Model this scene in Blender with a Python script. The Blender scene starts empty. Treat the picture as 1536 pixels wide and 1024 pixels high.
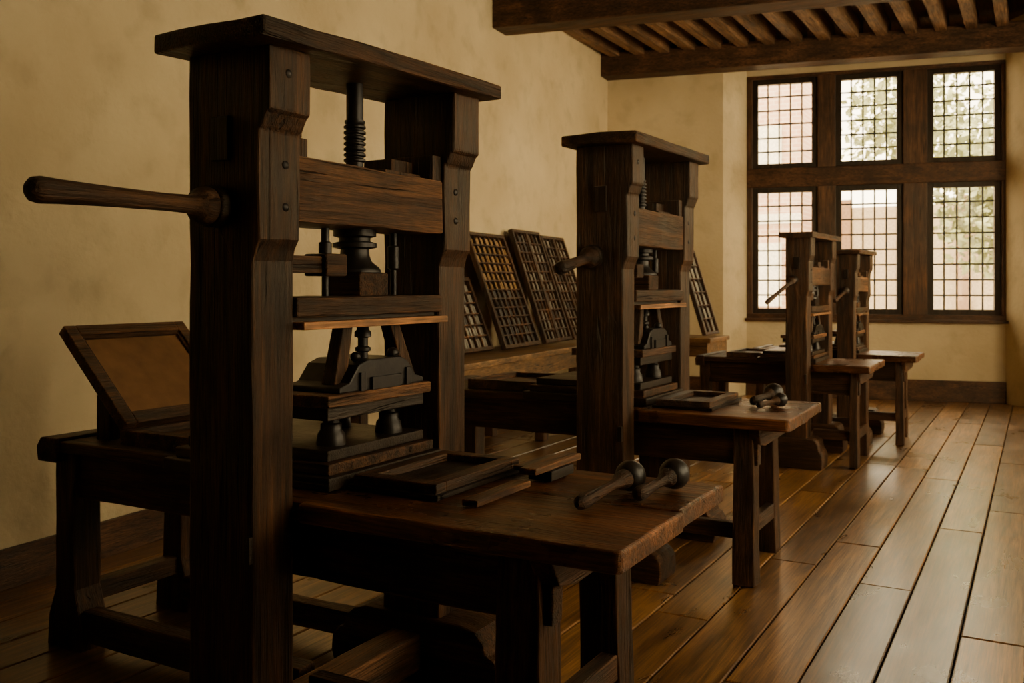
import bpy, bmesh, math, random
from mathutils import Vector, Matrix, noise
random.seed(7)
scene = bpy.context.scene
COL = scene.collection

# ------------------------------------------------------------------ materials
_m = {}
def _base(name):
    m = bpy.data.materials.new(name); m.use_nodes = True
    nt = m.node_tree
    return m, nt, nt.nodes['Principled BSDF']

EDGE = ('dark','mid','table','light','bench')
def wood(kind, axis):
    key = (kind, axis)
    if key in _m: return _m[key]
    c1, c2, r0, r1, bump = WOODS[kind]
    m, nt, b = _base('wood_%s_%s' % (kind, 'xyz'[axis]))
    N, L = nt.nodes.new, nt.links.new
    tc = N('ShaderNodeTexCoord'); oi = N('ShaderNodeObjectInfo')
    mul = N('ShaderNodeMath'); mul.operation = 'MULTIPLY'; mul.inputs[1].default_value = 37.0
    L(oi.outputs['Random'], mul.inputs[0])
    add = N('ShaderNodeVectorMath'); add.operation = 'ADD'
    L(tc.outputs['Object'], add.inputs[0]); L(mul.outputs[0], add.inputs[1])
    def nz(along, across, scale, detail, dist):
        mp = N('ShaderNodeMapping'); s = [across]*3; s[axis] = along
        mp.inputs['Scale'].default_value = s
        L(add.outputs[0], mp.inputs['Vector'])
        n = N('ShaderNodeTexNoise'); n.inputs['Scale'].default_value = scale
        n.inputs['Detail'].default_value = detail; n.inputs['Distortion'].default_value = dist
        n.inputs['Roughness'].default_value = 0.62
        L(mp.outputs[0], n.inputs['Vector']); return n.outputs['Fac']
    def mr(src, a, b2, c, d):
        n = N('ShaderNodeMapRange'); n.inputs[1].default_value = a; n.inputs[2].default_value = b2
        n.inputs[3].default_value = c; n.inputs[4].default_value = d; L(src, n.inputs[0]); return n.outputs[0]
    def mth(op, x, y):
        n = N('ShaderNodeMath'); n.operation = op; L(x, n.inputs[0])
        if isinstance(y, (int, float)): n.inputs[1].default_value = y
        else: L(y, n.inputs[1])
        return n.outputs[0]
    g = nz(1.3, 15, 1, 8, 0.7); f = nz(5, 130, 1, 4, 0.2); w = nz(1, 1, 3.2, 4, 0)
    cr = nz(.9, 30, 1, 3, 1.2)
    ramp = N('ShaderNodeValToRGB'); e = ramp.color_ramp.elements
    e[0].position = .36; e[0].color = (*c1, 1); e[1].position = .68; e[1].color = (*c2, 1)
    L(g, ramp.inputs[0])
    ff = mr(f, .35, .6, .35, 1.25); ww = mr(w, .3, .7, .5, 1.45); cc = mr(cr, .32, .38, .15, 1.0)
    m3 = mth('MULTIPLY', mth('MULTIPLY', ff, ww), cc)
    if kind in EDGE:
        bv = N('ShaderNodeBevel'); bv.samples = 3; bv.inputs['Radius'].default_value = .014
        ge = N('ShaderNodeNewGeometry')
        dt = N('ShaderNodeVectorMath'); dt.operation = 'DOT_PRODUCT'
        L(bv.outputs[0], dt.inputs[0]); L(ge.outputs['Normal'], dt.inputs[1])
        em = mr(dt.outputs['Value'], .99, .80, 0, 1)
        em = mth('MULTIPLY', em, mr(w, .4, .65, .2, 1.0))
        m3 = mth('MULTIPLY', m3, mth('ADD', mth('MULTIPLY', em, 3.0), 1.0))
    vm = N('ShaderNodeVectorMath'); vm.operation = 'SCALE'
    L(ramp.outputs[0], vm.inputs[0]); L(m3, vm.inputs['Scale'])
    L(vm.outputs[0], b.inputs['Base Color'])
    if kind in ('dark','mid','black','beam'): b.inputs['Specular IOR Level'].default_value = .36
    b.inputs['Specular Tint'].default_value = (1.0,.84,.66,1)
    L(mr(w, .3, .7, r0, r1), b.inputs['Roughness'])
    hh = mth('ADD', mth('ADD', g, f), cc)
    bp = N('ShaderNodeBump'); bp.inputs['Strength'].default_value = bump; bp.inputs['Distance'].default_value = .008
    L(hh, bp.inputs['Height']); L(bp.outputs[0], b.inputs['Normal'])
    _m[key] = m
    return m

WOODS = {
 'dark':  ((.014,.0065,.0032), (.100,.042,.0145), .34, .60, .95),
 'mid':   ((.030,.0130,.0056), (.190,.082,.030), .34, .60, .95),
 'table': ((.040,.0140,.0045), (.220,.080,.023), .20, .42, .7),
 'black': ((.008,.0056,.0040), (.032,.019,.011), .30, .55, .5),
 'light': ((.130,.055,.018), (.320,.140,.046), .40, .60, .5),
 'beam':  ((.034,.015,.0065), (.115,.052,.021), .50, .75, .7),
 'joist': ((.105,.053,.024), (.290,.155,.072), .55, .80, .7),
 'trim':  ((.038,.016,.007), (.118,.050,.019), .35, .55, .5),
 'bench': ((.120,.060,.022), (.300,.160,.062), .35, .55, .5),
}

def plain(name, col, rough=.5, metal=0, noise_=0.25, nscale=20, bump=.15, spec=.5):
    if name in _m: return _m[name]
    m, nt, b = _base(name)
    N, L = nt.nodes.new, nt.links.new
    tc = N('ShaderNodeTexCoord'); n = N('ShaderNodeTexNoise')
    n.inputs['Scale'].default_value = nscale; n.inputs['Detail'].default_value = 6
    L(tc.outputs['Object'], n.inputs['Vector'])
    ramp = N('ShaderNodeValToRGB'); e = ramp.color_ramp.elements
    e[0].position = .3; e[1].position = .7
    e[0].color = (*[c*(1-noise_) for c in col], 1); e[1].color = (*[c*(1+noise_) for c in col], 1)
    L(n.outputs['Fac'], ramp.inputs[0]); L(ramp.outputs[0], b.inputs['Base Color'])
    b.inputs['Roughness'].default_value = rough; b.inputs['Metallic'].default_value = metal
    b.inputs['Specular IOR Level'].default_value = spec
    bp = N('ShaderNodeBump'); bp.inputs['Strength'].default_value = bump; bp.inputs['Distance'].default_value = .004
    L(n.outputs['Fac'], bp.inputs['Height']); L(bp.outputs[0], b.inputs['Normal'])
    _m[name] = m
    return m

IRON = lambda: plain('iron_black', (.020,.015,.011), .42, .4, .4, 30, .25)
INK = lambda: plain('ink_leather', (.020,.014,.009), .42, 0, .4, 40, .4)
LEATHER = lambda: plain('tympan_leather', (.28,.135,.045), .6, 0, .18, 14, .4)
LEAD = lambda: plain('window_lead', (.02,.018,.015), .6)

def plaster(name='plaster_wall', k=1.0):
    if name in _m: return _m[name]
    m, nt, b = _base(name)
    N, L = nt.nodes.new, nt.links.new
    tc = N('ShaderNodeTexCoord')
    def nz(s, d):
        n = N('ShaderNodeTexNoise'); n.inputs['Scale'].default_value = s; n.inputs['Detail'].default_value = d
        L(tc.outputs['Object'], n.inputs['Vector']); return n.outputs['Fac']
    n = nz(1.1, 7); n2 = nz(22, 5); n3 = nz(3.7, 10)
    ramp = N('ShaderNodeValToRGB'); e = ramp.color_ramp.elements
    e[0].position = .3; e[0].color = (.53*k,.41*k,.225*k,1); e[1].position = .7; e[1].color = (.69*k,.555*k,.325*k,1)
    L(n, ramp.inputs[0])
    mr = N('ShaderNodeMapRange'); mr.inputs[1].default_value = .28; mr.inputs[2].default_value = .48
    mr.inputs[3].default_value = .82; mr.inputs[4].default_value = 1.0; L(n3, mr.inputs[0])
    vm = N('ShaderNodeVectorMath'); vm.operation = 'SCALE'
    L(ramp.outputs[0], vm.inputs[0]); L(mr.outputs[0], vm.inputs['Scale']); L(vm.outputs[0], b.inputs['Base Color'])
    b.inputs['Roughness'].default_value = .85
    b.inputs['Specular IOR Level'].default_value = .2
    bp = N('ShaderNodeBump'); bp.inputs['Strength'].default_value = .4; bp.inputs['Distance'].default_value = .014
    ad = N('ShaderNodeMath'); ad.operation = 'ADD'; L(n3, ad.inputs[0]); L(n2, ad.inputs[1])
    L(ad.outputs[0], bp.inputs['Height']); L(bp.outputs[0], b.inputs['Normal'])
    _m[name] = m; return m

def floor_mat():
    m, nt, b = _base('floor_planks')
    N, L = nt.nodes.new, nt.links.new
    tc = N('ShaderNodeTexCoord'); at = N('ShaderNodeAttribute'); at.attribute_name = 'rnd'
    mul = N('ShaderNodeMath'); mul.operation = 'MULTIPLY'; mul.inputs[1].default_value = 50
    L(at.outputs['Fac'], mul.inputs[0])
    add = N('ShaderNodeVectorMath'); add.operation = 'ADD'
    L(tc.outputs['Object'], add.inputs[0]); L(mul.outputs[0], add.inputs[1])
    def nz(sc, detail, dist):
        mp = N('ShaderNodeMapping'); mp.inputs['Scale'].default_value = sc
        L(add.outputs[0], mp.inputs['Vector'])
        n = N('ShaderNodeTexNoise'); n.inputs['Scale'].default_value = 1; n.inputs['Detail'].default_value = detail
        n.inputs['Distortion'].default_value = dist; n.inputs['Roughness'].default_value = .6
        L(mp.outputs[0], n.inputs['Vector']); return n.outputs['Fac']
    g = nz((14, .9, 1), 8, 1.6); f = nz((140, 4, 1), 4, .3); w = nz((3.5, 1.5, 1), 6, .5)
    ramp = N('ShaderNodeValToRGB'); e = ramp.color_ramp.elements
    e[0].position = .33; e[0].color = (.135,.058,.014,1); e[1].position = .68; e[1].color = (.43,.205,.056,1)
    L(g, ramp.inputs[0])
    m1 = N('ShaderNodeMapRange'); m1.inputs[3].default_value = .5; m1.inputs[4].default_value = 1.3; L(at.outputs['Fac'], m1.inputs[0])
    m2 = N('ShaderNodeMapRange'); m2.inputs[1].default_value = .35; m2.inputs[2].default_value = .6
    m2.inputs[3].default_value = .55; m2.inputs[4].default_value = 1.1; L(f, m2.inputs[0])
    m4 = N('ShaderNodeMapRange'); m4.inputs[1].default_value = .3; m4.inputs[2].default_value = .6
    m4.inputs[3].default_value = .65; m4.inputs[4].default_value = 1.1; L(w, m4.inputs[0])
    mm = N('ShaderNodeMath'); mm.operation = 'MULTIPLY'; L(m1.outputs[0], mm.inputs[0]); L(m2.outputs[0], mm.inputs[1])
    mn = N('ShaderNodeMath'); mn.operation = 'MULTIPLY'; L(mm.outputs[0], mn.inputs[0]); L(m4.outputs[0], mn.inputs[1])
    vm = N('ShaderNodeVectorMath'); vm.operation = 'SCALE'
    L(ramp.outputs[0], vm.inputs[0]); L(mn.outputs[0], vm.inputs['Scale']); L(vm.outputs[0], b.inputs['Base Color'])
    rr = N('ShaderNodeMapRange'); rr.inputs[1].default_value = .3; rr.inputs[2].default_value = .7
    rr.inputs[3].default_value = .24; rr.inputs[4].default_value = .42; L(w, rr.inputs[0]); L(rr.outputs[0], b.inputs['Roughness'])
    b.inputs['Coat Weight'].default_value = .7; b.inputs['Coat Roughness'].default_value = .26
    bp = N('ShaderNodeBump'); bp.inputs['Strength'].default_value = .18; bp.inputs['Distance'].default_value = .003
    ad = N('ShaderNodeMath'); ad.operation = 'ADD'; L(g, ad.inputs[0]); L(f, ad.inputs[1])
    L(ad.outputs[0], bp.inputs['Height']); L(bp.outputs[0], b.inputs['Normal'])
    return m

def glass():
    if 'glass' in _m: return _m['glass']
    m = bpy.data.materials.new('window_glass'); m.use_nodes = True
    nt = m.node_tree; nt.nodes.clear(); N, L = nt.nodes.new, nt.links.new
    o = N('ShaderNodeOutputMaterial'); t = N('ShaderNodeBsdfTransparent'); g = N('ShaderNodeBsdfGlossy')
    t.inputs[0].default_value = (.95,.92,.84,1); g.inputs['Roughness'].default_value = .05
    mx = N('ShaderNodeMixShader'); mx.inputs[0].default_value = .06
    L(t.outputs[0], mx.inputs[1]); L(g.outputs[0], mx.inputs[2]); L(mx.outputs[0], o.inputs[0])
    _m['glass'] = m; return m

def brick_mat():
    m, nt, b = _base('brick_facade'); N, L = nt.nodes.new, nt.links.new
    tc = N('ShaderNodeTexCoord'); mp = N('ShaderNodeMapping'); mp.inputs['Rotation'].default_value = (math.radians(90),0,0)
    br = N('ShaderNodeTexBrick'); br.inputs['Scale'].default_value = 2.2
    br.inputs['Color1'].default_value = (.52,.30,.21,1); br.inputs['Color2'].default_value = (.60,.39,.28,1)
    br.inputs['Mortar'].default_value = (.66,.56,.45,1)
    L(tc.outputs['Object'], mp.inputs[0]); L(mp.outputs[0], br.inputs['Vector']); L(br.outputs['Color'], b.inputs['Base Color'])
    b.inputs['Roughness'].default_value = .9
    return m

# ------------------------------------------------------------------ geometry
def ident(v): return v
class Ctx: pass
C = Ctx(); C.fmap = ident; C.parent = None

def empty(name, loc):
    e = bpy.data.objects.new(name, None); e.location = loc; e.empty_display_size = .2
    COL.objects.link(e); return e

def make(name, verts, faces, mat, bevel=.004, smooth=False, nomap=False, segs=2, rough=0.0):
    vs = [Vector(v) for v in verts]
    if not nomap: vs = [Vector(C.fmap(v)) for v in vs]
    ext = [max(v[i] for v in vs)-min(v[i] for v in vs) for i in range(3)]
    me = bpy.data.meshes.new(name); me.from_pydata([tuple(v) for v in vs], [], faces)
    bm = bmesh.new(); bm.from_mesh(me)
    if rough:
        # hand-hewn: cut long edges and move the new vertices a couple of mm
        for n_ in (8, 6, 4, 2):
            es = [e for e in bm.edges if n_*.09 <= e.calc_length() < (n_+2 if n_ < 8 else 99)*.09]
            if es: bmesh.ops.subdivide_edges(bm, edges=es, cuts=n_-1, use_grid_fill=False)
        for v in bm.verts:
            v.co += noise.noise_vector(v.co*5.0+Vector((len(name)*1.7,0,0)))*rough
    bmesh.ops.recalc_face_normals(bm, faces=bm.faces); bm.to_mesh(me); bm.free()
    if isinstance(mat, str): mat = wood(mat, ext.index(max(ext)))
    me.materials.append(mat)
    if smooth:
        for p in me.polygons: p.use_smooth = True
    ob = bpy.data.objects.new(name, me); COL.objects.link(ob)
    if C.parent:
        ob.parent = C.parent; ob.matrix_parent_inverse = Matrix.Translation(C.parent.location).inverted()
    if bevel:
        md = ob.modifiers.new('bevel', 'BEVEL'); md.width = bevel; md.segments = segs; md.limit_method = 'ANGLE'
        md.angle_limit = math.radians(35)
    return ob

def prism(name, pts, axis, a0, a1, mat, bevel=.004, xf=None, **k):
    def P(p, a):
        v = {'x': (a, p[0], p[1]), 'y': (p[0], a, p[1]), 'z': (p[0], p[1], a)}[axis]
        return (xf @ Vector(v)) if xf else Vector(v)
    n = len(pts)
    vs = [P(p, a0) for p in pts] + [P(p, a1) for p in pts]
    fs = [tuple(range(n))[::-1], tuple(range(n, 2*n))] + [(i, (i+1) % n, n+(i+1) % n, n+i) for i in range(n)]
    return make(name, vs, fs, mat, bevel, **k)

def box(name, x0, x1, y0, y1, z0, z1, mat, bevel=.004, xf=None, **k):
    return prism(name, [(x0,y0),(x1,y0),(x1,y1),(x0,y1)], 'z', z0, z1, mat, bevel, xf, **k)

def multibox(name, boxes, mat, xf=None, bevel=0, **k):
    vs, fs = [], []
    for (x0,x1,y0,y1,z0,z1) in boxes:
        o = len(vs)
        q = [(x0,y0,z0),(x1,y0,z0),(x1,y1,z0),(x0,y1,z0),(x0,y0,z1),(x1,y0,z1),(x1,y1,z1),(x0,y1,z1)]
        vs += [(xf @ Vector(v)) if xf else Vector(v) for v in q]
        fs += [tuple(o+i for i in f) for f in ((3,2,1,0),(4,5,6,7),(0,1,5,4),(1,2,6,5),(2,3,7,6),(3,0,4,7))]
    return make(name, vs, fs, mat, bevel, **k)

def lathe(name, p0, p1, prof, mat, seg=28, **k):
    p0, p1 = Vector(p0), Vector(p1); d = p1-p0; z = d.normalized()
    a = Vector((0,0,1)) if abs(z.z) < .9 else Vector((1,0,0))
    x = z.cross(a).normalized(); y = z.cross(x)
    vs, fs = [], []
    for t, r in prof:
        for i in range(seg):
            an = 2*math.pi*i/seg
            vs.append(p0+d*t+(x*math.cos(an)+y*math.sin(an))*r)
    n = len(prof)
    for j in range(n-1):
        for i in range(seg):
            fs.append((j*seg+i, j*seg+(i+1) % seg, (j+1)*seg+(i+1) % seg, (j+1)*seg+i))
    fs.append(tuple(range(seg))[::-1]); fs.append(tuple((n-1)*seg+i for i in range(seg)))
    ob = make(name, vs, fs, mat, 0, smooth=True, **k)
    md = ob.modifiers.new('es', 'EDGE_SPLIT'); md.split_angle = math.radians(50)
    return ob

def strut(name, p0, p1, w0, w1, mat, t0=None, t1=None, ref=(0,1,0), bevel=.005, **k):
    p0, p1 = Vector(p0), Vector(p1); z = (p1-p0).normalized()
    r = Vector(ref)
    if abs(r.dot(z)) > .9: r = Vector((0,0,1))
    x = r.cross(z).normalized(); y = z.cross(x).normalized()
    t0 = t0 or w0; t1 = t1 or w1
    vs = []
    for p, w, t in ((p0, w0, t0), (p1, w1, t1)):
        for sx, sy in ((-1,-1),(1,-1),(1,1),(-1,1)):
            vs.append(p+x*sx*w/2+y*sy*t/2)
    fs = [(3,2,1,0),(4,5,6,7),(0,1,5,4),(1,2,6,5),(2,3,7,6),(3,0,4,7)]
    return make(name, vs, fs, mat, bevel, **k)

def ball(name, c, r, mat, sq=1, seg=24, **k):
    prof = [((1-math.cos(math.pi*i/16))/2, max(.0008, r*math.sin(math.pi*i/16))) for i in range(17)]
    return lathe(name, (c[0],c[1],c[2]-r*sq), (c[0],c[1],c[2]+r*sq), prof, mat, seg, **k)

# ------------------------------------------------------------------ press
def press(Xf, wx, TL, TR, Yn, sy, sz, h0, h1, tympan=True, hr=1.0, tilt=.012):
    cx = Xf-wx/2
    C.parent = empty('printing_press', (cx, Yn+.57*sy, 0))
    XL0 = Xf-wx
    def fm(v):
        x, y, z = v
        if x < -2.235: X = XL0+(x+2.235)/(-3.6+2.235)*(TL-XL0)
        elif x > -1.95: X = Xf+(x+1.95)/(-.89+1.95)*(TR-Xf)
        else: X = Xf+(x+1.95)*wx/.285
        if z > 2.15: z += (y-2.5)*tilt
        return (X, Yn+(y-1.97)*sy, z if z <= .85 else .85+(z-.85)*sz)
    C.fmap = fm
    D = 'dark'; H = .0045
    pp = [(-2.235,.2),(-1.972,.2),(-1.972,1.575),(-1.962,1.61),(-1.945,1.64),(-1.945,1.955),(-1.935,1.965),(-1.918,2.0),(-1.905,2.01),(-1.905,2.214),(-2.235,2.214)]
    prism('post_front', pp, 'y', 1.97, 2.14, D, .007, rough=H)
    prism('post_back', pp, 'y', 2.93, 3.11, D, .007, rough=H)
    cr = [(-2.285,1.88),(-2.06,1.872),(-1.842,1.88),(-1.838,2.3),(-1.842,2.75),(-1.84,3.18),(-2.1,3.187),(-2.285,3.18),(-2.29,2.6)]
    prism('crown', cr, 'z', 2.212, 2.268, D, .009, rough=.007)
    box('head_rail', -2.19, -1.955, 2.14, 2.93, 1.698, 1.896, 'mid', .008, rough=.006)
    multibox('rail_lugs', [(-2.15,-1.965,2.14,2.195,1.894,1.955),(-2.15,-1.965,2.14,2.17,1.955,2.03),
                           (-2.15,-1.965,2.875,2.93,1.894,1.99),(-2.19,-2.02,2.66,2.875,1.894,1.918),(-2.19,-2.06,2.75,2.93,1.918,1.968)], wood('dark',2), bevel=.004)
    for i, (y, z) in enumerate([(2.045,2.12),(2.075,1.86),(2.075,1.735),(3.0,1.86),(3.0,1.75)]):
        x = -1.905 if z > 2 else -1.945
        lathe('peg_%d' % i, (x-.01,y,z), (x+.008,y,z), [(0,.013),(.7,.013),(1,.006)], IRON(), 12)
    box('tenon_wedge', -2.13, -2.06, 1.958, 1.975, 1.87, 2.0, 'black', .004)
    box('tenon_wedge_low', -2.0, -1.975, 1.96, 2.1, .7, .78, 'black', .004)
    sx, syy = -2.11, 2.60
    prof = [(0,.030)]
    zt, zb = 2.212, 1.885
    prof += [(.38,.030),(.385,.036),(.41,.036)]
    for i in range(7):
        t = .43+.06*i
        prof += [(t,.031),(t+.015,.039),(t+.035,.039),(t+.05,.031)]
    prof += [(.9,.031),(1,.031)]
    lathe('screw_spindle', (sx,syy,zt), (sx,syy,zb), prof, IRON())
    lathe('screw_collar', (sx,syy,1.702), (sx,syy,1.55),
          [(0,.075),(.16,.075),(.2,.055),(.28,.055),(.32,.078),(.42,.078),(.46,.05),(.6,.052),(.75,.06),(.88,.085),(.95,.092),(1,.092)], IRON())
    box('hose_block', sx-.075, sx+.085, syy-.075, syy+.085, 1.466, 1.55, 'dark', .008)
    for i, y in enumerate((2.42, 2.80)):
        lathe('hose_rod_%d' % i, (sx+.02,y,1.70), (sx+.02,y,1.46), [(0,.014),(.2,.014),(.22,.022),(.55,.022),(.58,.012),(1,.012)], IRON(), 16)
    box('guide_bar', sx-.02, sx+.05, 2.14, 2.47, 1.545, 1.60, 'dark', .006)
    box('guide_bar_head', sx-.03, sx+.07, 2.37, 2.475, 1.535, 1.61, 'dark', .006)
    box('winter_plank', -2.2, -1.958, 2.14, 2.93, 1.406, 1.468, 'dark', .007, rough=.004)
    box('winter_board', -2.2, -1.932, 2.143, 2.927, 1.368, 1.392, 'light', .003)
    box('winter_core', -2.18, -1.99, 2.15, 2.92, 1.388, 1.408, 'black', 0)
    strut('strut_front', (sx+.03,2.50,1.37), (sx+.03,2.45,1.165), .05, .06, 'dark')
    strut('strut_back', (sx+.03,2.76,1.37), (sx+.03,2.86,1.155), .05, .06, 'dark')
    lathe('lower_spindle', (sx+.02,2.62,1.372), (sx+.02,2.62,1.21),
          [(0,.022),(.15,.022),(.2,.03),(.3,.03),(.33,.018),(.5,.018),(.53,.028),(.6,.028),(.63,.018),(.8,.018),(.85,.03),(1,.03)], IRON(), 16)
    prism('platen_casting', [(2.40,1.145),(2.88,1.145),(2.88,1.165),(2.83,1.178),(2.78,1.235),(2.74,1.25),(2.55,1.25),(2.50,1.235),(2.45,1.178),(2.40,1.165)], 'x', -2.24, -2.01, IRON(), .006)
    multibox('casting_ribs', [(-2.18,-2.0,2.50,2.53,1.145,1.21),(-2.18,-2.0,2.76,2.79,1.145,1.21),(-2.2,-1.998,2.56,2.73,1.145,1.19)], IRON(), bevel=.003)
    ball('casting_knob_a', (sx+.06,2.74,1.26), .022, IRON())
    ball('casting_knob_b', (sx+.06,2.53,1.26), .018, IRON())
    box('platen_board', -2.42, -1.99, 2.32, 2.90, 1.107, 1.147, 'mid', .005)
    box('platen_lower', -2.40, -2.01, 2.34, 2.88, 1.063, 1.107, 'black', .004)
    k = 0
    for x in (-2.09, -2.33):
        for y in (2.45, 2.77):
            lathe('platen_foot_%d' % k, (x,y,1.068), (x,y,.965), [(0,.028),(.25,.028),(.3,.036),(.5,.036),(.6,.045),(.9,.05),(1,.05)], IRON(), 20); k += 1
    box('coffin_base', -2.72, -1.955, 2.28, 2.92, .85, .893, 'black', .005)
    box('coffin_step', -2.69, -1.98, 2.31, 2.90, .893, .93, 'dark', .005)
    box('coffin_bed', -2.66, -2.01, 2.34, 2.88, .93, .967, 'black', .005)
    prism('table_plank_front', [(-2.24,2.15),(-1.95,2.15),(-1.94,2.12),(-.91,2.118),(-.892,2.13),(-.895,2.595),(-2.24,2.595)], 'z', .79, .85, 'table', .012, segs=3, rough=.005)
    prism('table_plank_back', [(-2.24,2.60),(-.903,2.60),(-.91,3.03),(-1.94,3.03),(-1.95,2.92),(-2.24,2.92)], 'z', .79, .848, 'table', .012, segs=3, rough=.005)
    box('left_table_top', -3.6, -2.245, 2.42, 3.15, .82, .866, 'dark', .008, rough=.004)
    prism('left_table_end', [(-3.62,.78),(-3.63,.84),(-3.6,.88),(-3.5,.88),(-3.5,.78)], 'y', 2.40, 3.17, 'dark', .006)
    box('apron_front', -2.24, -1.12, 2.20, 2.26, .60, .79, 'dark', .005, rough=H)
    box('apron_back', -2.24, -1.25, 2.84, 2.90, .60, .79, 'dark', .005)
    prism('apron_end', [(2.15,.79),(2.98,.79),(2.93,.72),(2.86,.70),(2.3,.69),(2.2,.71)], 'x', -1.17, -1.10, 'dark', .005)
    box('apron_left_front', -3.55, -2.24, 2.47, 2.53, .63, .82, 'dark', .005, rough=H)
    box('apron_left_back', -3.55, -2.24, 3.02, 3.08, .63, .82, 'dark', .005)
    box('apron_left_end', -3.55, -3.49, 2.5, 3.05, .63, .80, 'dark', .005)
    strut('leg_right_front', (-1.22,2.25,.79), (-1.20,2.20,0), .13, .15, 'dark', .12, .13, rough=H)
    strut('leg_right_back', (-1.28,2.89,.79), (-1.28,2.93,0), .13, .15, 'dark', .12, .13, rough=H)
    box('leg_stretcher', -1.275, -1.215, 2.24, 2.90, .20, .285, 'dark', .005)
    box('leg_stretcher_long', -1.97, -1.2, 2.20, 2.26, .22, .30, 'dark', .006)
    lg = [(-3.57,.82),(-3.44,.82),(-3.44,.70),(-3.455,.66),(-3.455,.25),(-3.42,.13),(-3.41,0),(-3.63,0),(-3.62,.13),(-3.575,.25)]
    prism('leg_left_front', lg, 'y', 2.45, 2.58, 'dark', .008, rough=H)
    prism('leg_left_back', lg, 'y', 3.0, 3.13, 'dark', .008, rough=H)
    box('floor_rail_front', -3.45, -2.25, 2.47, 2.55, .04, .165, 'dark', .006, rough=H)
    box('floor_rail_back', -3.45, -2.38, 3.0, 3.08, .06, .165, 'dark', .006, rough=H)
    box('side_rail', -3.55, -3.48, 2.55, 3.05, .17, .25, 'dark', .006)
    R = [(-1.70,0),(-1.685,.05),(-1.69,.11),(-1.72,.145),(-1.75,.155),(-1.765,.20),(-1.80,.235),(-1.87,.25)]
    Lf = [(-2.31,.25),(-2.36,.235),(-2.40,.20),(-2.415,.155),(-2.44,.145),(-2.47,.11),(-2.475,.05),(-2.46,0)]
    prism('foot_front', R+Lf, 'y', 1.93, 2.18, 'dark', .008)
    prism('foot_back', R+Lf, 'y', 2.9, 3.15, 'dark', .008)
    box('base_stretcher', -2.17, -2.04, 2.17, 2.91, .05, .19, 'mid', .008, rough=H)
    multibox('tympan_tray', [(-3.22,-2.6,2.49,2.54,.866,.925),(-3.22,-2.6,3.07,3.12,.866,.925),(-3.22,-3.17,2.54,3.07,.866,.925),(-2.65,-2.6,2.54,3.07,.866,.925),(-3.17,-2.65,2.54,3.07,.866,.895)],
             wood('mid',1), bevel=.003)
    if tympan:
        dx, dz = -3.60+3.20, 1.315-.93
        ln = math.hypot(dx, dz); xa = Vector((dx/ln,0,dz/ln)); ya = Vector((0,1,0)); za = xa.cross(ya)
        if za.x < 0: za = -za
        M = Matrix(((xa.x,ya.x,za.x,-3.20),(xa.y,ya.y,za.y,2.49),(xa.z,ya.z,za.z,.93),(0,0,0,1)))
        w = .63; fw = .055
        multibox('tympan_frame', [(0,ln,0,fw,-.02,.03),(0,ln,w-fw,w,-.02,.03),(0,fw,fw,w-fw,-.02,.03),(ln-fw,ln,fw,w-fw,-.02,.03)], wood('mid',1), xf=M, bevel=.005)
        multibox('tympan_skin', [(fw-.005,ln-fw+.005,fw-.005,w-fw+.005,-.008,.006)], LEATHER(), xf=M)
        multibox('tympan_bead', [(fw,ln-fw,fw,fw+.014,.006,.018),(fw,ln-fw,w-fw-.014,w-fw,.006,.018),(fw,fw+.014,fw,w-fw,.006,.018),(ln-fw-.014,ln-fw,fw,w-fw,.006,.018)], wood('dark',1), xf=M)
        box('tympan_prop_front', -3.42, -3.34, 2.53, 2.59, .86, 1.05, 'dark', .004)
        box('tympan_prop_back', -3.42, -3.34, 3.0, 3.06, .86, 1.05, 'dark', .004)
    C.fmap = ident
    h0, h1 = Vector(h0), Vector(h1)
    lathe('bar_handle', h0, h1, [(a, r*hr) for a, r in [(-.03,.03),(0,.052),(.06,.056),(.1,.05),(.12,.034),(.16,.027),(.3,.025),(.6,.027),(.85,.031),(.94,.034),(.975,.030),(.992,.020),(1,.008)]], wood('dark',1), 28)
    lathe('bar_collar', h0-(h1-h0).normalized()*.02, h0+(h1-h0).normalized()*.02, [(0,.062*hr),(.8,.062*hr),(1,.055*hr)], wood('black',1), 28)
    C.parent = None

press(-1.95, .285, -3.6, -.89, 1.97, 1.0, 1.0, (-2.11,1.95,1.735), (-2.11,1.37,1.735), tilt=.037)
press(-1.85, .29, -3.5, -1.06, 4.47, .93, 1.022, (-2.04,4.45,1.657), (-2.006,4.0,1.586), tympan=False)
press(-1.66, .19, -2.75, -1.2, 7.9, .96, .78, (-1.78,7.88,1.555), (-1.89,7.43,1.37), tympan=False, hr=.6)
press(-1.53, .17, -2.6, -1.0, 9.34, .8, .71, (-1.62,9.32,1.456), (-1.68,9.12,1.36), tympan=False, hr=.6)

# ------------------------------------------------------------------ loose things on tables
def frame_tray(x0, x1, y0, y1, z0, h=.045, fw=.055):
    C.parent = empty('forme_frame', ((x0+x1)/2,(y0+y1)/2,z0))
    multibox('rim', [(x0,x1,y0,y0+fw,z0,z0+h),(x0,x1,y1-fw,y1,z0,z0+h),(x0,x0+fw,y0+fw,y1-fw,z0,z0+h),(x1-fw,x1,y0+fw,y1-fw,z0,z0+h)], wood('dark',1), bevel=.004)
    multibox('panel', [(x0+fw-.002,x1-fw+.002,y0+fw-.002,y1-fw+.002,z0,z0+h*.45)], wood('black',1))
    multibox('base_lip', [(x0-.015,x1+.015,y0-.015,y0+.01,z0,z0+.014),(x0-.015,x1+.015,y1-.01,y1+.015,z0,z0+.014),(x1-.01,x1+.015,y0,y1,z0,z0+.014)], wood('black',1))
    C.parent = None
frame_tray(-1.92, -1.60, 2.36, 2.88, .853)
frame_tray(-1.80, -1.50, 4.75, 5.28, .853)
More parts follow.
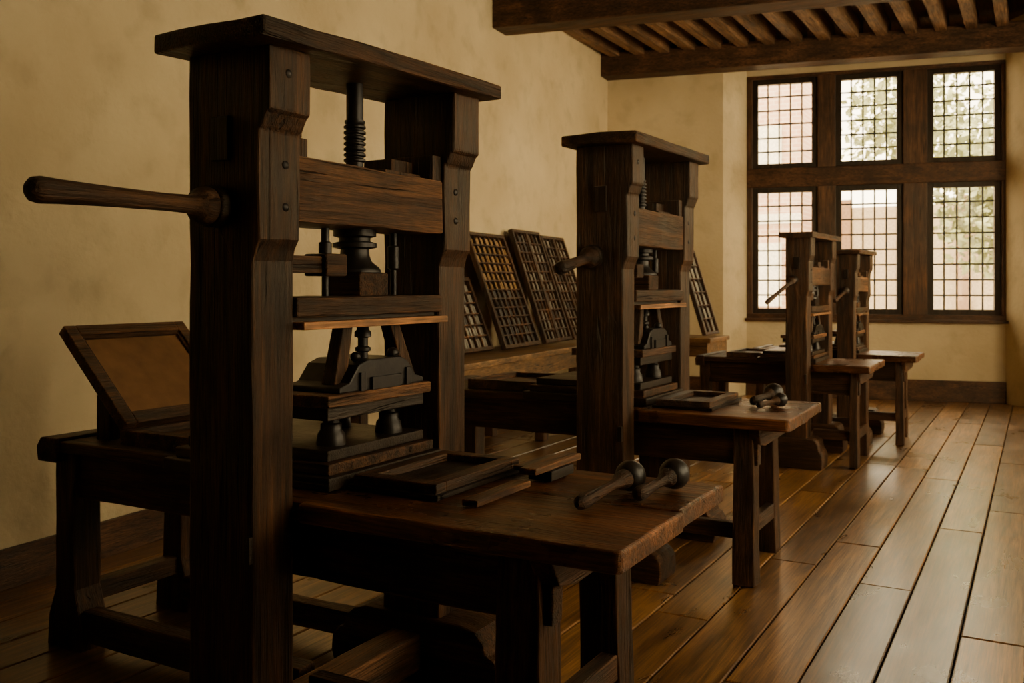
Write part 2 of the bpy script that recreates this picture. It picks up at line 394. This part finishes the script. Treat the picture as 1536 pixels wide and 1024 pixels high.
multibox('wooden_slat', [(-1.49,-1.435,2.33,2.66,.853,.873)], wood('mid',1), bevel=.003)
C.parent = empty('mallet_block', (-1.45,2.85,.853))
box('block', -1.50, -1.41, 2.76, 2.93, .853, .887, 'black', .004)
box('plank', -1.485, -1.42, 2.67, 3.01, .887, .909, 'mid', .004)
box('plank_side', -1.535, -1.487, 2.72, 2.98, .887, .904, 'mid', .004)
C.parent = None

def ink_ball(c, hend, r):
    c = Vector(c); he = Vector(hend)
    C.parent = empty('ink_ball', c)
    ball('leather_pad', c, r, INK(), 1)
    d = (he-c).normalized()
    lathe('handle', c+d*r*.6, he, [(0,r*.62),(.12,r*.6),(.2,r*.38),(.35,r*.30),(.6,r*.36),(.85,r*.48),(.95,r*.42),(1,r*.15)], wood('dark',1), 20)
    C.parent = None
ink_ball((-1.13,2.76,.902), (-1.155,2.42,.876), .049)
ink_ball((-1.02,2.86,.902), (-1.055,2.62,.874), .049)
ink_ball((-1.30,5.28,.907), (-1.36,5.05,.878), .054)
ink_ball((-1.22,5.10,.892), (-1.30,4.93,.874), .038)

# ------------------------------------------------------------------ benches & type cases
def wallx(y): return -4.5-.088*(y-3)
def bench(name, pts, legs, z=.88):
    C.parent = empty(name, (sum(p[0] for p in pts)/len(pts), sum(p[1] for p in pts)/len(pts), 0))
    prism('top', pts, 'z', z-.05, z, 'bench', .006)
    cx, cy = C.parent.location.x, C.parent.location.y
    ap = [(cx+(p[0]-cx)*.93, cy+(p[1]-cy)*.985) for p in pts]
    prism('apron', ap, 'z', z-.22, z-.05, 'bench', .004)
    for i, (x, y) in enumerate(legs):
        box('leg_%d' % i, x-.05, x+.05, y-.05, y+.05, 0, z-.2, 'trim', .005)
    C.parent = None
bench('workbench', [(wallx(5.6)+.03,5.6),(wallx(5.6)+.80,5.6),(wallx(10.6)+.80,10.6),(wallx(10.6)+.03,10.6)],
      [(wallx(y)+o,y) for y in (5.75,8.1,10.45) for o in (.12,.70)])
bench('side_table', [(-4.5,10.85),(-3.42,10.85),(-3.42,11.65),(-4.5,11.65)], [(-4.4,10.95),(-3.52,10.95),(-3.52,11.55),(-4.4,11.55)])

def type_case(yn, yf, xb, xt, zt, cols, rows, style, z0=.882, slope=-.088):
    C.parent = empty('type_case', (xb, (yn+yf)/2, z0))
    p0 = Vector((xb, yn, z0)); ya = Vector((slope*(yf-yn), yf-yn, 0)); w = ya.length; ya.normalize()
    xa = Vector((xt-xb, 0, zt-z0)); h = xa.length; xa.normalize()
    za = ya.cross(xa).normalized()
    if za.x < 0: za = -za
    M = Matrix(((xa.x,ya.x,za.x,p0.x),(xa.y,ya.y,za.y,p0.y),(xa.z,ya.z,za.z,p0.z+.02),(0,0,0,1)))
    f = .035
    multibox('case_frame', [(0,h,0,f,0,.05),(0,h,w-f,w,0,.05),(0,f,f,w-f,0,.05),(h-f,h,f,w-f,0,.05)], wood('dark',2), xf=M, bevel=.003)
    multibox('case_back', [(.01,h-.01,.01,w-.01,-.004,.006)], plain('case_floor', (.04,.024,.014), .7), xf=M)
    bars = []
    cw = (w-2*f)/cols; rh = (h-2*f)/rows
    for i in range(1, cols): bars.append((f,h-f,f+i*cw-.005,f+i*cw+.005,0,.038))
    for j in range(1, rows): bars.append((f+j*rh-.005,f+j*rh+.005,f,w-f,0,.038))
    if style == 'lead': bars.append((f,h-f,w/2-.025,w/2+.025,0,.05))
    multibox('dividers', bars, wood('dark' if style != 'grey' else 'mid',2), xf=M)
    groups = {0:[],1:[],2:[]}
    for i in range(cols):
        for j in range(rows):
            y0 = f+i*cw+.009; y1 = f+(i+1)*cw-.009; x0 = f+j*rh+.009; x1 = f+(j+1)*rh-.009
            if style == 'brass': g = 1 if j > rows*.45 else 0
            elif style == 'grey': g = 2 if random.random() < .75 else 0
            else: g = 0 if random.random() < .25 else 2
            t = random.uniform(.012,.026)
            n = 3
            for q in range(n):
                yy0 = y0+(y1-y0)*q/n; yy1 = y0+(y1-y0)*(q+.85)/n
                groups[g].append((x0, x1-random.uniform(0,.3)*(x1-x0), yy0, yy1, .004, t+random.uniform(-.004,.004)))
    mats = [plain('type_dark', (.05,.04,.03), .45, .4), plain('type_ochre', (.34,.19,.05), .5, .1), plain('type_lead', (.24,.21,.16), .45, .3)]
    for g in groups:
        if groups[g]: multibox('type_sorts_%d' % g, groups[g], mats[g], xf=M)
    C.parent = None
type_case(6.70,7.52,-4.42,-4.70,1.55,6,6,'grey')
type_case(7.62,8.46,-4.42,-4.86,2.00,7,12,'brass')
type_case(8.60,9.35,-4.50,-4.92,2.08,7,11,'lead')
type_case(9.40,10.10,-4.56,-4.99,2.05,6,11,'lead')
type_case(10.95,11.50,-3.55,-3.88,1.93,3,6,'dark', slope=0)

# ------------------------------------------------------------------ room shell
ZC = 4.90
t = Vector((.98,.1985,0)); t.normalize(); nrm = Vector((t.y,-t.x,0))
WL = Vector((-3.557,12.92,0)); WR = WL+t*3.24
def fp(pts, z0, z1, name, mat, bevel=0): return prism(name, [(p[0],p[1]) for p in pts], 'z', z0, z1, mat, bevel)
PL = plaster()
fp([(wallx(-3.2),-3.2),(wallx(12.4),12.4),(wallx(12.4)-.35,12.4),(wallx(-3.2)-.35,-3.2)], 0, ZC, 'wall_left', PL)
A = Vector((-3.74,12.42,0)); B = WR+nrm*.45+t*.2
cL = A-t*1.64
def poly_mesh(name, polys, mat):
    vs, fs = [], []
    for pts, z0, z1 in polys:
        o = len(vs); n = len(pts)
        vs += [(p[0],p[1],z0) for p in pts]+[(p[0],p[1],z1) for p in pts]
        fs += [tuple(o+i for i in range(n))[::-1], tuple(o+n+i for i in range(n))]+[(o+i,o+(i+1)%n,o+n+(i+1)%n,o+n+i) for i in range(n)]
    return make(name, vs, fs, mat, 0)
outn = -nrm
polys = [([cL, A, WL, WL+outn*.3, cL+outn*.8], 0, ZC),
         ([B, B+t*3.0, B+t*3.0+outn*.8, WR+outn*.3, WR], 0, ZC),
         ([WL, WR, WR+outn*.3, WL+outn*.3], 0, 1.06),
         ([WL, WR, WR+outn*.3, WL+outn*.3], 4.42, ZC)]
poly_mesh('wall_back', polys, PL)
XR = 2.6
op = [(2.2,4.2),(5.6,7.6),(9.0,11.0)]
ys = [-3.2]
for a, b in op: ys += [a, b]
ys += [13.9]
rp = []
for i in range(0, len(ys), 2): rp.append(([(XR,ys[i]),(XR+.35,ys[i]),(XR+.35,ys[i+1]),(XR,ys[i+1])], 0, ZC))
for a, b in op:
    rp.append(([(XR,a),(XR+.35,a),(XR+.35,b),(XR,b)], 0, 1.05)); rp.append(([(XR,a),(XR+.35,a),(XR+.35,b),(XR,b)], 4.2, ZC))
PD = plaster('plaster_dark_low_bounce', .35)  # same plaster, colour darkened so the unseen right wall bounces less light
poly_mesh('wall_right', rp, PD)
poly_mesh('wall_front', [([(wallx(-3.2)-.3,-3.5),(XR+.3,-3.5),(XR+.3,-3.2),(wallx(-3.2)-.3,-3.2)], 0, ZC)], wood('trim',2))  # unseen wall behind the camera, dark wood chosen to cut ambient light

def build_floor():
    vs, fs, rn = [], [], []
    x = -5.8; w = .25
    while x < 3.1:
        y = -3.4-random.random()*2
        while y < 14.2:
            ln = random.uniform(1.8,3.8); g = .0042; c = .005
            x0, x1, y0, y1 = x+g, x+w-g, y+g, y+ln-g
            dz = random.uniform(-.002,0)
            o = len(vs)
            vs += [(x0,y0,-.03),(x1,y0,-.03),(x1,y1,-.03),(x0,y1,-.03),
                   (x0,y0,-.004+dz),(x1,y0,-.004+dz),(x1,y1,-.004+dz),(x0,y1,-.004+dz),
                   (x0+c,y0+c,dz),(x1-c,y0+c,dz),(x1-c,y1-c,dz),(x0+c,y1-c,dz)]
            q = [(8,9,10,11)]
            for a in range(4):
                b2 = (a+1) % 4; q += [(a,b2,4+b2,4+a),(4+a,4+b2,8+b2,8+a)]
            fs += [tuple(o+i for i in f) for f in q]
            r = random.random(); rn += [r]*len(q)
            y += ln
        x += w
    o = len(vs); vs += [(-6,-3.6,-.03),(3.2,-3.6,-.03),(3.2,14.3,-.03),(-6,14.3,-.03)]; fs.append((o,o+1,o+2,o+3)); rn.append(0)
    me = bpy.data.meshes.new('floor'); me.from_pydata(vs, [], fs)
    me.materials.append(floor_mat()); me.materials.append(plain('subfloor', (.006,.004,.002), .9))
    me.polygons[len(fs)-1].material_index = 1
    at = me.attributes.new('rnd', 'FLOAT', 'FACE')
    for i, r in enumerate(rn): at.data[i].value = r
    ob = bpy.data.objects.new('floor', me); COL.objects.link(ob)
build_floor()

poly_mesh('ceiling', [([(-6,-3.5),(3.0,-3.5),(3.0,14.4),(-6,14.4)], ZC, ZC+.1)], wood('beam',1))
def slant_beam(name, y_at_wall, width, z0, z1):
    x0 = wallx(y_at_wall)-.1; x1 = XR+.1; s = t.y/t.x
    y0 = y_at_wall; y1 = y_at_wall+(x1-x0)*s
    prism(name, [(x0,y0),(x1,y1),(x1,y1+width),(x0,y0+width)], 'z', z0, z1, wood('beam',0), .015)
slant_beam('beam', 8.35, .36, 4.20, 4.86)
slant_beam('beam', 2.6, .36, 4.20, 4.86)
s = t.y/t.x
prism('beam', [(cL.x-.1,cL.y-.30-.1*s),(XR+.05,cL.y-.30+(XR+.05-cL.x)*s),(XR+.05,cL.y+.02+(XR+.05-cL.x)*s),(cL.x-.1,cL.y+.02-.1*s)], 'z', 4.40, 4.72, wood('beam',0), .012)
jb = []
xx = -5.15
while xx < 2.5:
    ya = 8.35+.3+(xx-wallx(8.35))*s; yb = cL.y+.1+(xx-cL.x)*s
    jb.append((xx,xx+.13,ya,yb,4.66,4.91)); jb.append((xx,xx+.13,-3.2,ya-.3,4.66,4.91))
    xx += .335
multibox('ceiling_joists', jb, wood('joist',1), bevel=.006)

def strip(name, p0, p1, th, z0, z1, mat='trim'):
    p0, p1 = Vector(p0), Vector(p1); d = (p1-p0).normalized(); n = Vector((d.y,-d.x,0))
    pts = [p0, p1, p1+n*th, p0+n*th]
    prism(name, [(p.x,p.y) for p in pts], 'z', z0, z1, mat, .004)
strip('baseboard_left', (wallx(-3.2),-3.2,0), (wallx(12.0),12.0,0), .03, 0, .20)
strip('baseboard_back', WL, WR, .03, 0, .28)
strip('baseboard_back_side', cL, A, .03, 0, .28)
strip('baseboard_back_end', B, B+t*2.6, .03, 0, .28)

# ------------------------------------------------------------------ windows
def window(name, org, ta, na, panes, zrows, width, zbot, ztop, grid=((5,6),(5,8)), portal=True):
    C.parent = empty(name, org+ta*width/2+Vector((0,0,zbot)))
    M = Matrix(((ta.x,-na.x,0,org.x),(ta.y,-na.y,0,org.y),(0,0,1,0),(0,0,0,1)))
    xs = [0]
    for a, b in panes: xs += [a-.055, b+.055]
    xs += [width]
    mb = []
    for i in range(0, len(xs), 2): mb.append((xs[i], xs[i+1], 0, .16, zbot, ztop))
    multibox('mullions', mb, wood('trim',2), xf=M, bevel=.01)
    rb = [(0,width,-.01,.15,zbot,zrows[0][0]-.05),(0,width,-.01,.15,zrows[0][1]+.05,zrows[1][0]-.05),(0,width,-.01,.15,zrows[1][1]+.05,ztop)]
    multibox('rails', rb, wood('trim',0), xf=M, bevel=.01)
    multibox('sill', [(-.02,width+.02,-.07,.02,zbot-.035,zbot+.005)], wood('trim',0), xf=M, bevel=.006)
    sb, lb, gb = [], [], []
    for a, b in panes:
        for ri, (z0, z1) in enumerate(zrows):
            e = .062; q = .022
            sb += [(a-e,a+q,.03,.12,z0-e,z1+e),(b-q,b+e,.03,.12,z0-e,z1+e),(a,b,.03,.12,z0-e,z0+q),(a,b,.03,.12,z1-q,z1+e)]
            nx, nz = grid[ri]
            for i in range(1, nx):
                x = a+(b-a)*i/nx; lb.append((x-.011,x+.011,.07,.085,z0,z1))
            for i in range(1, nz):
                z = z0+(z1-z0)*i/nz; lb.append((a,b,.071,.084,z-.011,z+.011))
            gb.append((a,b,.076,.080,z0,z1))
    multibox('sashes', sb, wood('black',2), xf=M, bevel=.004)
    multibox('lead_cames', lb, LEAD(), xf=M)
    multibox('glass_panes', gb, glass(), xf=M)
    C.parent = None
    if portal:
        ld = bpy.data.lights.new('daylight_portal', 'AREA'); ld.shape = 'RECTANGLE'; ld.size = width; ld.size_y = ztop-zbot
        ld.cycles.is_portal = True
        lo = bpy.data.objects.new('daylight_portal', ld); COL.objects.link(lo)
        lo.location = org+ta*width/2-na*.25+Vector((0,0,(zbot+ztop)/2))
        lo.rotation_euler = (na).to_track_quat('-Z','Z').to_euler()
window('window_1', WL, t, nrm, [(.135,.884),(1.227,1.963),(2.369,3.134)], [(1.18,2.82),(3.18,4.32)], 3.24, 1.06, 4.42, grid=((5,8),(5,6)))
POW = (5, 60, 380)
for i, (a, b) in enumerate(op):
    window('window_%d' % (i+2), Vector((XR+.1,b,0)), Vector((0,-1,0)), Vector((-1,0,0)), [(.1,.94),(1.06,1.9)], [(1.15,2.7),(2.9,4.1)], 2.0, 1.05, 4.2, grid=((5,8),(5,6)), portal=False)
    ld = bpy.data.lights.new('window_daylight', 'AREA'); ld.shape = 'RECTANGLE'; ld.size = 2.0; ld.size_y = 3.2
    ld.energy = POW[i]; ld.color = (1.0,.82,.55); ld.spread = math.radians(120)
    lo = bpy.data.objects.new('window_daylight', ld); COL.objects.link(lo)
    lo.location = (XR+.55,(a+b)/2,2.7); lo.rotation_euler = Vector((-1,0,-.2)).to_track_quat('-Z','Z').to_euler()

# ------------------------------------------------------------------ outside
make('courtyard_ground', [(-25,13.8,-.3),(25,13.8,-.3),(25,45,-.3),(-25,45,-.3)], [(0,1,2,3)], plain('gravel', (.5,.45,.36), .9), 0)
C.parent = empty('brick_building', (-9,24,0))
box('facade', -16, -5.2, 24, 26, -.3, 9.5, brick_mat(), 0)
multibox('facade_windows', [(x,x+.9,23.93,24.02,z,z+1.6) for x in (-14.5,-12.2,-9.9,-8.1,-6.6) for z in (1,4)], plain('pale_paint', (.75,.70,.6), .6))
multibox('string_course', [(-16,-5.2,23.9,24.02,3.1,3.35),(-16,-5.2,23.85,24.02,9.2,9.5)], plain('pale_paint', (.75,.70,.6), .6))
C.parent = None
C.parent = empty('garden_wall', (0,26,0))
box('wall_body', -5.15, 10, 26.05, 26.5, -.3, 3.6, plain('pale_stone', (.62,.50,.36), .9), 0)
multibox('pilasters', [(x,x+.25,25.9,26.1,-.3,3.8) for x in (-4.6,-3.2,-1.8,-.4,1,2.4)], plain('pilaster_brick', (.38,.24,.16), .9))
C.parent = None
leaf = plain('foliage', (.38,.40,.22), .8, 0, .5, 3, .8)
def tree(x, y, h, r, n=700):
    C.parent = empty('garden_tree', (x,y,-.3))
    lathe('trunk', (x,y,-.3), (x,y,h), [(0,.2),(.5,.13),(1,.07)], wood('bench',2), 12)
    vs, fs = [], []
    rnd = random.Random(int(x*10+y))
    for k in range(n):
        a = rnd.random()*6.283; ph = math.acos(rnd.uniform(-1,1)); rr = r*rnd.uniform(.3,1)
        c = Vector((x+rr*math.sin(ph)*math.cos(a), y+rr*math.sin(ph)*math.sin(a), h+rr*math.cos(ph)*1.1))
        for q in range(4):
            u = Vector((rnd.uniform(-1,1),rnd.uniform(-1,1),rnd.uniform(-1,1))).normalized()*.12
            v = u.orthogonal().normalized()*.07; cc = c+Vector((rnd.uniform(-.25,.25),rnd.uniform(-.25,.25),rnd.uniform(-.25,.25)))
            o = len(vs); vs += [cc-u, cc+v, cc+u, cc-v]; fs.append((o,o+1,o+2,o+3))
    make('leaves', vs, fs, leaf, 0)
    C.parent = None
tree(-.2, 21.5, 3.6, 1.9, 1100); tree(2.0, 23.0, 4.4, 2.2); tree(-2.6, 23.2, 5.4, 1.5, 350)

# ------------------------------------------------------------------ world & camera
w = bpy.data.worlds.new('World'); scene.world = w; w.use_nodes = True
bg = w.node_tree.nodes['Background']; bg.inputs[0].default_value = (1.0,.87,.65,1); bg.inputs[1].default_value = 15.5

cam = bpy.data.cameras.new('camera'); co = bpy.data.objects.new('camera', cam); COL.objects.link(co)
co.location = (0,0,1.5); co.rotation_euler = (math.radians(90),0,math.radians(29.5))
cam.sensor_width = 36; cam.lens = 1400/1536*36; cam.shift_y = -82/1536
cam.dof.use_dof = True; cam.dof.focus_distance = 3.0; cam.dof.aperture_fstop = 5.6
scene.camera = co
